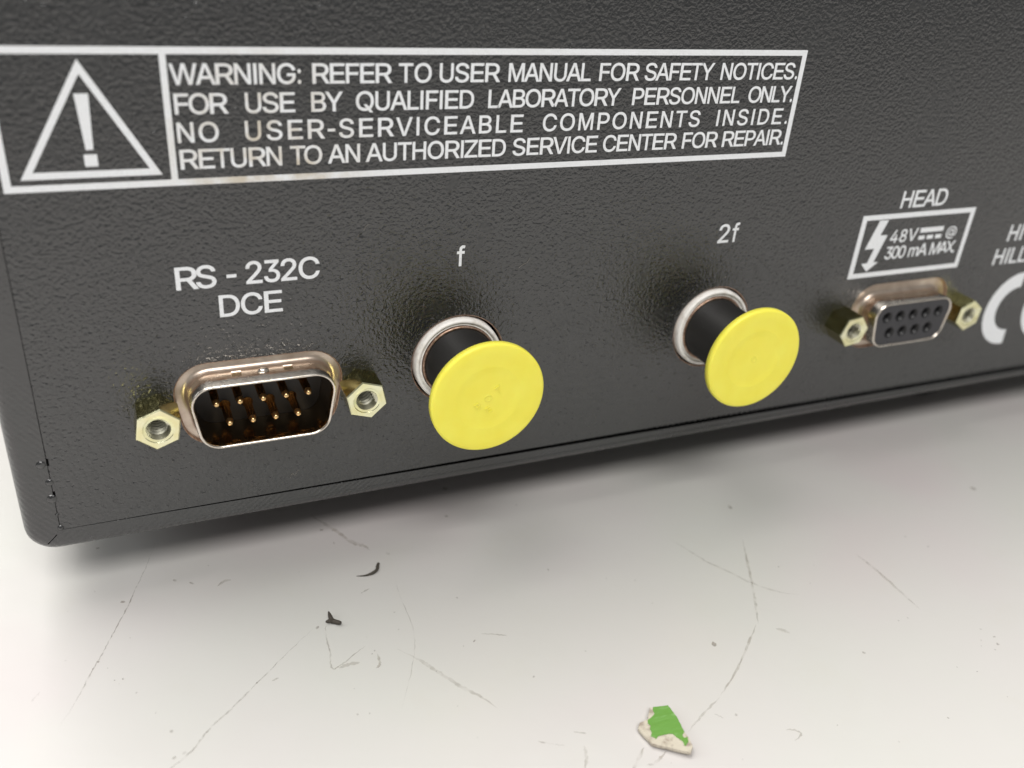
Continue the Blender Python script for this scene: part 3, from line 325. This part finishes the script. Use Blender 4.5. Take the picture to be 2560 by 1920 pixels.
def thick(l, d):
    n = len(l); out = []
    area_ = sum(l[i-1][0]*l[i][1]-l[i][0]*l[i-1][1] for i in range(n))
    for i in range(n):
        p = Vector(l[i]); a = (p-Vector(l[i-1])); b = (Vector(l[(i+1) % n])-p)
        if a.length < 1e-6 or b.length < 1e-6: out.append(tuple(p)); continue
        a.normalize(); b.normalize(); na = Vector((a.y, -a.x)); nb = Vector((b.y, -b.x)); q = na+nb
        if q.length < 1e-3: out.append(tuple(p)); continue
        q.normalize(); c = max(q.dot(na), 0.6); out.append((p.x+q.x*d/c, p.y+q.y*d/c))
    return out
def glyph_loops(ch, x, z, sc_, bold):
    L = []
    ls = GL[ch][1]
    # outward winding: outer contour first (largest) gives the sign
    def ar(l): return sum(l[i-1][0]*l[i][1]-l[i][0]*l[i-1][1] for i in range(len(l)))
    sg = 1 if ar(max(ls, key=lambda l: abs(ar(l)))) > 0 else -1
    for l in ls:
        q = [(x+px*sc_, z+pz*sc_) for px, pz in l]; L.append(thick(q, bold*sg))
    return L
def fill(mb, loops, h, mi=0):
    """fills overlapping contours by their winding number, so strokes that cross merge"""
    co = []; ed = []
    for l in loops:
        o_ = len(co); co += [Vector(p) for p in l]; ed += [(o_+i, o_+(i+1) % len(l)) for i in range(len(l))]
    vs, _, fs, *_r = delaunay_2d_cdt(co, ed, [], 0, 1e-5)
    keep = []
    for f in fs:
        cx = sum(vs[i].x for i in f)/len(f); cy = sum(vs[i].y for i in f)/len(f); wn = 0
        for l in loops:
            for i in range(len(l)):
                (x0, y0), (x1, y1) = l[i-1], l[i]
                if (y0 > cy) != (y1 > cy) and cx < (x1-x0)*(cy-y0)/(y1-y0)+x0: wn += 1 if y1 > y0 else -1
        if wn: keep.append(tuple(f))
    mb.add([(v.x, h, v.y) for v in vs], keep, mi)
def glyph_mesh(mb, ch, x, z, sc_, bold, h, mi=0):
    fill(mb, glyph_loops(ch, x, z, sc_, bold), h, mi)
def word(mb, s, x0, x1, z, cap, bold=0.037, h=0.015, mi=0):
    """letters keep their own width; the space between them is opened or closed to reach x1"""
    k = cap/1466; base = -LSB[s[0]]*k; tot = sum(GL[c][0] for c in s[:-1])*k+XMX[s[-1]]*k+base
    tr = (x1-x0-tot)/(len(s)-1) if len(s) > 1 and x1 is not None else 0; x = x0+base
    for c in s:
        glyph_mesh(mb, c, x, z, k, bold, h, mi); x += GL[c][0]*k+tr
W4 = [(38.38, [('WARNING:', -6.93, 6.37), ('REFER', 7.66, 16.51), ('TO', 17.35, 21.16), ('USER', 22.19, 29.59), ('MANUAL', 30.73, 41.6), ('FOR', 42.82, 48.4), ('SAFETY', 49.25, 59.45), ('NOTICES.', 60.67, 73.0)]),
      (35.38, [('FOR', -6.77, -1.42), ('USE', 0.41, 5.62), ('BY', 7.45, 10.89), ('QUALIFIED', 12.43, 26.47), ('LABORATORY', 28.35, 46.1), ('PERSONNEL', 47.92, 64.28), ('ONLY.', 65.67, 72.96)]),
      (32.42, [('NO', -6.76, -2.61), ('USER-SERVICEABLE', 0.22, 33.01), ('COMPONENTS', 35.73, 58.53), ('INSIDE.', 61.27, 72.88)]),
      (29.56, [('RETURN', -6.74, 3.94), ('TO', 4.93, 8.43), ('AN', 9.15, 12.79), ('AUTHORIZED', 13.53, 30.95), ('SERVICE', 31.94, 43.6), ('CENTER', 44.49, 55.46), ('FOR', 56.42, 61.93), ('REPAIR.', 62.8, 72.95)])]
for z, ws in W4:
    mb = MB()
    for s, a, b in ws: word(mb, s, a, b, z, 2.06)
    mb.build('warning_text', M_INK, inst, IO)
mb = MB(); plate(mb, [[(-23.95, 27.8), (73.93, 27.8), (73.93, 42.1), (-23.95, 42.1)], [(-23.2, 28.5), (-7.83, 28.5), (-7.83, 41.38), (-23.2, 41.38)], [(-7.16, 28.5), (73.2, 28.5), (73.2, 41.38), (-7.16, 41.38)]], 0.015)
mb.build('warning_border', M_INK, inst, IO)
mb = MB(); plate(mb, [[(-15.45, 40.9), (-22.25, 29.08), (-8.67, 29.08)], [(-15.45, 39.5), (-21.05, 29.8), (-9.87, 29.8)]], 0.015)
plate(mb, [[(-16.17, 37.6), (-14.83, 37.6), (-15.08, 31.97), (-15.8, 31.97)]], 0.015); plate(mb, [[(-16.08, 31.5), (-14.82, 31.5), (-14.82, 30.24), (-16.08, 30.24)]], 0.015)
mb.build('warning_triangle', M_INK, inst, IO)
def text(name, items, cap, bold):
    mb = MB()
    for s, a, b, z in items: word(mb, s, a, b, z, cap, bold)
    return mb.build(name, M_INK, inst, IO)
text('socket_name', [('RS', -8.55, -4.2, 15.68), ('-', -2.95, -1.76, 15.72), ('232C', -0.78, 7.72, 15.72), ('DCE', -4.05, 3.15, 11.83)], 2.68, 0.052)
text('socket_name', [('f', 25.3, None, 15.6)], 2.6, 0.05)
text('socket_name', [('2f', 65.1, 68.45, 15.62)], 2.7, 0.045)
text('socket_name', [('HEAD', 98.5, 107.9, 18.75)], 2.65, 0.05)
text('rating_text', [('48', 98.3, 101.6, 13.04), ('V', 101.95, 103.7, 13.08), ('300', 98.15, 102.3, 10.27), ('mA', 103.1, 107.0, 10.3), ('MAX.', 107.7, 113.2, 10.28)], 2.05, 0.04)
text('rating_text', [('@', 110.2, None, 13.25)], 1.7, 0.02)
text('maker_text', [('HI', 125.05, None, 11.3), ('HILL', 123.45, None, 7.1)], 2.8, 0.05)
mb = MB(); plate(mb, [[(91.52, 7.45), (115.16, 7.45), (115.16, 17.9), (91.52, 17.9)], [(92.45, 8.25), (114.26, 8.25), (114.26, 17.08), (92.45, 17.08)]], 0.015); mb.build('rating_border', M_INK, inst, IO)
mb = MB(); plate(mb, [[(104.3, 14.3), (109.25, 14.3), (109.25, 15.1), (104.3, 15.1)]], 0.015)
for a in (104.3, 106.1, 107.9): plate(mb, [[(a, 13.1), (a+1.3, 13.1), (a+1.3, 13.75), (a, 13.75)]], 0.015)
mb.build('direct_current_symbol', M_INK, inst, IO)
mb = MB(); plate(mb, [[(95.12, 16.95), (96.92, 16.9), (95.98, 14.48), (97.48, 14.41), (96.05, 9.95), (97.04, 9.95), (95.1, 8.45), (93.64, 9.85), (94.8, 9.95), (95.45, 12.3), (93.54, 12.3)]], 0.015); mb.build('lightning_bolt', M_INK, inst, IO)
def arcband(mb, cx, cz, r0, r1, a0, a1, n=40):
    A = [math.radians(a0+(a1-a0)*i/n) for i in range(n+1)]
    plate(mb, [[(cx+r1*math.cos(a), cz+r1*math.sin(a)) for a in A]+[(cx+r0*math.cos(a), cz+r0*math.sin(a)) for a in reversed(A)]], 0.015)
mb = MB(); arcband(mb, 132.8, -2.1, 4.2, 7.05, 90, 273); mb.build('conformity_letter', M_INK, inst, IO)
mb = MB(); arcband(mb, 142.6, -2.1, 4.2, 7.05, 90, 270); plate(mb, [[(138.2, -3.3), (141.9, -3.3), (141.9, -0.9), (138.2, -0.9)]], 0.017); mb.build('conformity_letter', M_INK, inst, IO)

# ------------------------------------------------------------------ sockets
def jackscrew_mb(cx, cz, rot, L=3.95):
    mb = MB(); R_ = 4.78/2/math.cos(math.pi/6)
    hexl = lambda r, h: [(x, h, z) for x, z in circ(cx, cz, r, 6, math.radians(rot))]
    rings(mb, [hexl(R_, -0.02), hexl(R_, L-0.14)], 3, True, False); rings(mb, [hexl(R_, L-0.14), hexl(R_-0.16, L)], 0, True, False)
    ho = circ(cx, cz, 1.78, 48, math.radians(rot)); plate(mb, [[(x, z) for x, _, z in hexl(R_-0.16, L)], ho], L)
    prof = [(1.78, L), (1.70, L-0.06), (1.40, L-0.12)]; h = L-0.12
    while h > L-5.0:
        prof += [(1.10, h-0.20), (1.10, h-0.28), (1.44, h-0.54), (1.44, h-0.62)]; h -= 0.62
    # helical lead so the thread is not a stack of rings
    n = 48; Rr = []
    for k, (r, hh) in enumerate(prof):
        Rr.append([(x, hh-(0.62*i/n if 3 <= k else 0.0)*1.0, z) for i, (x, z) in enumerate(circ(cx, cz, r, n, math.radians(rot)))])
    rings(mb, Rr[:3], 0, True, False); rings(mb, Rr[2:], 2, True, False)
    plate(mb, [circ(cx, cz, 1.47, 24)], h-0.3, mi=1)
    return mb
def shell(mb, D, top, wallt=0.42):
    R_ = []
    for off, h in ((-wallt, -2.6), (-wallt, 2.0), (-wallt, top-0.22), (-wallt+0.1, top-0.04), (-wallt/2, top), (-0.1, top-0.04), (0, top-0.25), (0, 1.6), (0.0, 0.55), (0.06, 0.18), (0.22, -0.14), (0.46, -0.34), (0.75, -0.42), (1.3, -0.45), (1.9, -0.46), (2.4, -0.47)):
        R_.append(at(dshape(*D, off=off), h))
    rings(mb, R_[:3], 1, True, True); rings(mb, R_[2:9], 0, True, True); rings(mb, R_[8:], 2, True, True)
def serial(name, cx, D, male, rots, label):
    top = 3.5
    mb = MB(); shell(mb, D, top)
    fl = rrect(cx-15.4, cx+15.4, -6.6, 6.6, 1.2); plate(mb, [fl, dshape(*D, off=1.2)], -1.52, -1.9, 0, 0)
    # grounding slots as raised pads, recess shade put into their dark colour
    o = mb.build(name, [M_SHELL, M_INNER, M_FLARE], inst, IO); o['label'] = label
    for dx, w_ in ((-2.9, 1.15), (3.3, 1.15)) if male else ():
        m2 = MB(); zt = D[1]+D[3]+0.05; L4 = lambda a, b, z_: [(cx+dx-a, 1.05-b, z_), (cx+dx+a, 1.05-b, z_), (cx+dx+a, 1.05+b, z_), (cx+dx-a, 1.05+b, z_)]
        rings(m2, [L4(w_/2, 0.3, zt-0.1), L4(w_/2, 0.3, zt+0.03), L4(w_/2-0.06, 0.24, zt+0.06)], 0, True, False); m2.add(L4(w_/2-0.06, 0.24, zt+0.06), [(0, 1, 2, 3)])
        m2.build('shell_slot', [M_INNER], o, IO)
        m2 = MB(); m2.add([(cx+dx-w_/2, 0.78, zt+0.02), (cx+dx+w_/2, 0.78, zt+0.02), (cx+dx+w_/2, 0.66, zt+0.16), (cx+dx-w_/2, 0.66, zt+0.16), (cx+dx-w_/2, 0.60, zt-0.02), (cx+dx+w_/2, 0.60, zt-0.02)], [(0, 1, 2, 3), (3, 2, 5, 4)]); m2.build('slot_lip', M_FLARE, o, IO)
    for dx, w_, hh in ((0.3, 1.45, 0.34),) if male else ():
        m2 = MB(); zt = D[1]+D[3]
        Rr = []
        for e, u in ((1.0, -0.05), (0.9, hh*0.55), (0.55, hh), (0.12, hh*1.05)):
            Rr.append([(cx+dx+w_/2*e*math.cos(q), 1.0+0.42*e*math.sin(q), zt+u) for q in [2*math.pi*i/20 for i in range(20)]])
        rings(m2, Rr, 0, True, True, cap1=True); m2.build('shell_dimple', M_SHELL, o, IO)
    pts = [(cx-0.1+2.77*(i-2), 1.42) for i in range(5)]+[(cx-0.1+2.77*(i-1.5), -1.42) for i in range(4)]
    if male:
        m2 = MB(); plate(m2, [dshape(*D, off=-0.44)], -2.3, -3.5, 0, 0)
        for s_, (px, pz) in zip('678912345'[::1], [(cx-4.15+2.77*i+1.25, -1.0) for i in range(4)]+[(cx-5.55+2.77*i+1.3, 1.9) for i in range(5)]):
            glyph_mesh(m2, s_, px-0.3, pz-0.45, 0.75/1466, 0.01, -2.27)
        m2.build('insulator', M_BLACK, o, IO)
        for px, pz in pts:
            m3 = MB(); lathe(m3, px, pz, [(0.72, -2.28), (0.7, -2.2), (0.5, -2.15), (0.5, 1.35), (0.43, 1.8), (0.30, 2.38), (0.22, 2.50), (0, 2.52)], 20); lathe(m3, px, pz, [(0.452, 1.80), (0.315, 2.385), (0.235, 2.52), (0, 2.545)], 20, 1); m3.build('pin', [M_GOLDB, M_GOLD], o, IO)
    else:
        hl = [circ(px, pz, 0.98, 24) for px, pz in pts]
        m2 = MB(); plate(m2, [dshape(*D, off=-0.44)]+hl, 3.36)
        for px, pz in pts: lathe(m2, px, pz, [(0.98, 3.36), (0.72, 2.9), (0.56, 2.6), (0.54, -1.0), (0, -1.0)], 24, 1)
        m2.build('insulator', [M_GREYP, M_BLACK], o, IO)
    for (dx, rt) in ((-12.495, rots[0]), (12.495, rots[1])):
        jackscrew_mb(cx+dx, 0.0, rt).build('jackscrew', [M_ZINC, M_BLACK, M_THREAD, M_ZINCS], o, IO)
    return o
serial('plug_connector', 0.0, D_M, True, (21, -18), 'nine pin plug with gold pins in a tin plated shell')
serial('receptacle_connector', C2, D_F, False, (8, 24), 'nine hole receptacle filled with grey plastic')

def bnc(cx, cz, lugrot):
    mb = MB(); lathe(mb, cx, cz, [(4.55, -1.4), (5.15, -0.1), (5.15, 0.25), (4.82, 0.45), (4.8, 9.1), (4.65, 9.35), (4.2, 9.35), (4.1, 9.2), (4.1, 4.0), (0, 4.0)], 72)
    o = mb.build('coaxial_connector', M_BARREL, inst, IO)
    m1 = MB(); lathe(m1, cx, cz, [(4.84, 0.1), (4.84, 0.5), (4.95, 0.62), (5.2, 0.6), (5.2, 0.1)], 72); m1.build('washer', M_RAW, o, IO)
    m2 = MB(); R_ = []
    for r, h in ((5.22, 0.0), (5.22, 0.45), (5.27, 0.56), (5.36, 0.58), (5.42, 0.50), (5.45, 0.36), (5.50, 0.36), (5.54, 0.55), (5.66, 0.74), (5.84, 0.80), (6.02, 0.72), (6.14, 0.5), (6.18, 0.1), (6.18, -1.0)):
        R_.append([(x-0.12, h+(0.12*math.sin(2*math.atan2(z-cz, x-cx)+1.0) if 0.3 < h else 0), z+0.08) for x, z in circ(cx, cz, r, 72)])
    rings(m2, R_, 0, True, True); m2.build('insulating_ring', M_WHITE, o, IO)
    for s_ in (0, 180):
        a = math.radians(lugrot+s_); m3 = MB(); ux, uz = math.cos(a), math.sin(a); px, pz = -uz, ux
        Rr = [[(cx+ux*d+px*r*math.cos(q), 8.0+r*math.sin(q), cz+uz*d+pz*r*math.cos(q)) for q in [2*math.pi*i/20 for i in range(20)]] for r, d in ((0.95, 4.6), (0.95, 5.45), (0.8, 5.6), (0.01, 5.6))]
        rings(m3, Rr, 0, True, True); m3.build('bayonet_lug', M_SHELL if lugrot > 50 else M_BARREL, o, IO)
    return o
bnc(26.15, 2.0, 20); bnc(66.85, 2.0, 62)

def cap(cx, cz, r, label, marks, tilt=(0, 0)):
    H0 = 10.2
    t_ = empty('dust_cap', (cx, -H0, cz+ZT), label=label, category='dust cap', group='yellow dust caps on the coaxial connectors')
    org = (cx, H0, cz); mb = MB()
    prof = [(0, 4.3), (3.6, 4.3), (4.0, 4.6), (4.0, 9.6), (4.1, H0-0.15), (r-0.06, H0-0.15), (r+0.02, H0-0.08), (r+0.02, H0+0.62), (r-0.10, H0+0.78), (r-0.35, H0+0.84), (r-1.6, H0+0.80), (r*0.64, H0+0.69), (r*0.60, H0+0.73), (r*0.56, H0+0.70), (r*0.50, H0+0.62), (r*0.42, H0+0.60), (r*0.12, H0+0.60), (0, H0+0.60)]
    lathe(mb, cx, cz, prof, 96); o = mb.build('cap_disc', M_YEL, t_, org)
    hz = H0+0.615
    mb = MB(); an = math.radians(35)
    def emb(ch, u, v_, s_):      # tiny moulded letters, turned with the cap
        q = MB(); L = glyph_loops(ch, -GL[ch][0]/2*s_/1466, -s_/2, s_/1466, 0.02)
        q2 = sorted(L, key=lambda l: -abs(sum(l[i-1][0]*l[i][1]-l[i][0]*l[i-1][1] for i in range(len(l)))))
        fill(q, L, hz+0.08)
        for l in L:
            n_ = len(l); q.add([(x, hz+0.08, z) for x, z in l]+[(x, hz-0.03, z) for x, z in l], [(i, (i+1) % n_, n_+(i+1) % n_, n_+i) for i in range(n_)])
        mb.add([(cx+u+x*math.cos(an)-z*math.sin(an), h, cz+v_+x*math.sin(an)+z*math.cos(an)) for x, h, z in q.v], q.f)
    if marks:
        emb('B', -1.35, -1.05, 0.95); emb('E', 0.15, -1.75, 0.85); emb('T', 1.35, 0.95, 1.1)
        rings(mb, [[(x, h, z) for x, z in circ(cx+0.0, cz-0.05, q, 24)] for q, h in ((0.36, hz-0.02), (0.38, hz+0.06), (0.48, hz+0.07), (0.54, hz-0.02))], 0)
    else:
        rings(mb, [[(x, h, z) for x, z in circ(cx+0.0, cz-0.05, q, 24)] for q, h in ((0.30, hz-0.02), (0.33, hz+0.04), (0.42, hz+0.05), (0.48, hz-0.02))], 0)
    mb.build('moulded_mark', M_YEL, t_, org)
    return t_
c1 = cap(26.2, 2.05, 7.62, 'left yellow dust cap with faint moulded letters, on the connector nearest the gold pinned plug', True)
c2 = cap(66.95, 2.0, 7.7, 'right yellow dust cap, below the printed 2f, nearest the nine hole grey socket', False)

# ------------------------------------------------------------------ dust on the panel
mb = MB()
def fleck(x, z, s_):
    a0 = random.random()*6; mb.add([(x+s_*math.cos(a0+q)*random.uniform(.5, 1.2), 0.035+0.02*random.random(), z+s_*math.sin(a0+q)*random.uniform(.5, 1.2)) for q in (0, 1.6, 3.1, 4.7)], [(0, 1, 2, 3)])
def blocked(x, z):
    return math.hypot(x-26.15, z-2) < 6.8 or math.hypot(x-66.85, z-2) < 6.8 or (abs(x) < 10.6 and abs(z-.2) < 6.1) or (abs(x-C2) < 10.6 and abs(z-.2) < 6.1) or math.hypot(abs(x)-12.5, z) < 2.8 or math.hypot(abs(x-C2)-12.5, z) < 2.8
n_ = 0
while n_ < 290:
    k = random.random()
    if k < 0.8:
        cx_, cz_, rr = random.choice(((26.15, 2, 6.7), (66.85, 2, 6.7), (-12.5, 0, 2.9), (12.5, 0, 2.9), (-7, 3, 3.6), (7, 3, 3.6), (0, 3.2, 3.4), (-8, -1, 3.6)))
        a = random.uniform(0.2, 3.2) if random.random() < 0.8 else random.uniform(0, 6.28); d = rr+random.expovariate(1/0.9); x, z = cx_+d*math.cos(a), cz_+d*math.sin(a)
    else: x, z = random.uniform(-24, 120), random.uniform(-14, 58)
    if blocked(x, z) or z < -14: continue
    fleck(x, z, random.uniform(0.025, 0.06) if random.random() < 0.9 else random.uniform(0.06, 0.11)); n_ += 1
M_DUST = newmat('pale_dust', (0.26, 0.24, 0.21), 0.8)
o = mb.build('dust_flecks', M_DUST, inst, IO); o['kind'] = 'stuff'
def fibre(pts, r_=0.022):
    mb = MB(); P_ = smoothline(pts, 5); Rr = []
    for k, p in enumerate(P_):
        d = (P_[min(k+1, len(P_)-1)]-P_[max(k-1, 0)]).normalized(); nn = Vector((-d.y, d.x))
        Rr.append([(p.x+nn.x*r_*math.cos(q), 0.05+r_*math.sin(q), p.y+nn.y*r_*math.cos(q)) for q in (0, 1.57, 3.14, 4.71)])
    rings(mb, Rr, 0, True, True); return mb.build('lint_fibre', M_DUST, inst, IO)
fibre([(34.0, 14.6), (34.6, 15.0), (35.2, 15.3), (35.5, 15.9)]); fibre([(13.2, 21.2), (13.5, 21.8), (13.9, 22.0)]); fibre([(3.0, -12.6), (3.3, -11.9), (3.6, -12.2), (4.1, -11.5)])
# ------------------------------------------------------------------ litter on the table
def blob_poly(name, pts, z0, z1, mat, parent, org, jitter=0.0, tilt=None):
    mb = MB(); L = [(x, y) for x, y in pts]; n = len(L)
    zf = (lambda x, y, z: z+tilt[0]*(x-org[0])+tilt[1]*(y-org[1])) if tilt else (lambda x, y, z: z)
    tri = tessellate_polygon([[Vector((x, y, 0)) for x, y in L]])
    top = [(x, -y, zf(x, y, z1)) for x, y in L]; cxm = sum(p[0] for p in L)/n; cym = sum(p[1] for p in L)/n
    midr = [(x+(x-cxm)*0.012, -(y+(y-cym)*0.012), zf(x, y, (z0+z1)/2)) for x, y in L]
    bot = [(x+(cxm-x)*0.05, -(y+(cym-y)*0.05), zf(x, y, z0)) for x, y in L]
    mb.add(top, [tuple(t) for t in tri]); mb.add(bot, [tuple(t) for t in tri])
    rings(mb, [top, midr, bot], 0, True, False)
    return mb.build(name, mat, parent, (org[0], -org[1], org[2]))
cw = MARKS['chipw']; ox = sum(p[0] for p in cw)/len(cw); oy = sum(p[1] for p in cw)/len(cw)
chip = empty('paint_chip', (ox, oy, 0), label='small green and off-white paint chip lying on the white table', category='paint chip')
def rough(l, a, k=3):
    out = []
    for i in range(len(l)):
        p, q = l[i], l[(i+1) % len(l)]
        for j in range(k):
            f = j/k; out.append((p[0]+(q[0]-p[0])*f+random.uniform(-a, a), p[1]+(q[1]-p[1])*f+random.uniform(-a, a)))
    return out
blob_poly('chip_core', rough(cw, 0.045), 0.18, 0.78, M_CHIPW, chip, (ox, oy, 0), tilt=(0.03, -0.03))
blob_poly('green_coat', rough(MARKS['chipg'], 0.03), 0.77, 0.86, M_CHIPG, chip, (ox, oy, 0), tilt=(0.03, -0.03))
def tube(mb, pts, rad, n=8):
    Rr = []
    for k, p in enumerate(pts):
        d = (pts[min(k+1, len(pts)-1)]-pts[max(k-1, 0)]).normalized(); s_ = d.cross(Vector((0, 0, 1))).normalized(); u = s_.cross(d)
        Rr.append([tuple(p+s_*rad[k]*math.cos(q)+u*rad[k]*math.sin(q)) for q in [2*math.pi*i/n for i in range(n)]])
    Rr = [[(x, -y, z) for x, y, z in r] for r in Rr]; rings(mb, Rr, 0, True, True, True, True)
cl = smoothline(MARKS['curl'], 4); n = len(cl)
rad = [0.03+0.19*min(1, k/(n*0.45))*(1 if k < n-4 else 0.9) for k in range(n)]
mb = MB(); tube(mb, [Vector((p.x, p.y, rad[k]+0.02+0.25*(k/n)**2)) for k, p in enumerate(cl)], rad)
o = mb.build('swarf_curl', M_DARK, None, (cl[0].x, -cl[0].y, 0)); o.location = Vector((cl[0].x, cl[0].y, 0))*S
tagk(o, label='thin dark curled shaving on the table, the upper of the two dark bits of debris', category='debris')
cr = MARKS['crumb']; mb = MB(); ctr = Vector(cr[1])
for e, r0, r1 in ((cr[0], 0.36, 0.1), (cr[2], 0.36, 0.22), (cr[3], 0.33, 0.12)):
    e = Vector(e); P_ = [ctr.lerp(e, f) for f in (0, 0.35, 0.7, 1.0)]
    tube(mb, [Vector((p.x, p.y, 0.34+0.08*k)) for k, p in enumerate(P_)], [r0, r0*0.85, (r0+r1)/2, r1], 7)
o = mb.build('crumb', M_DARK, None, (ctr.x, -ctr.y, 0)); o.location = Vector((ctr.x, ctr.y, 0))*S
tagk(o, label='dark three pointed crumb on the table, the lower of the two dark bits of debris', category='debris')
# everything modelled about the sockets' height is lifted so the table top is z = 0
for ob in (inst,):
    ob.location = Vector((88, 110, 0))*S
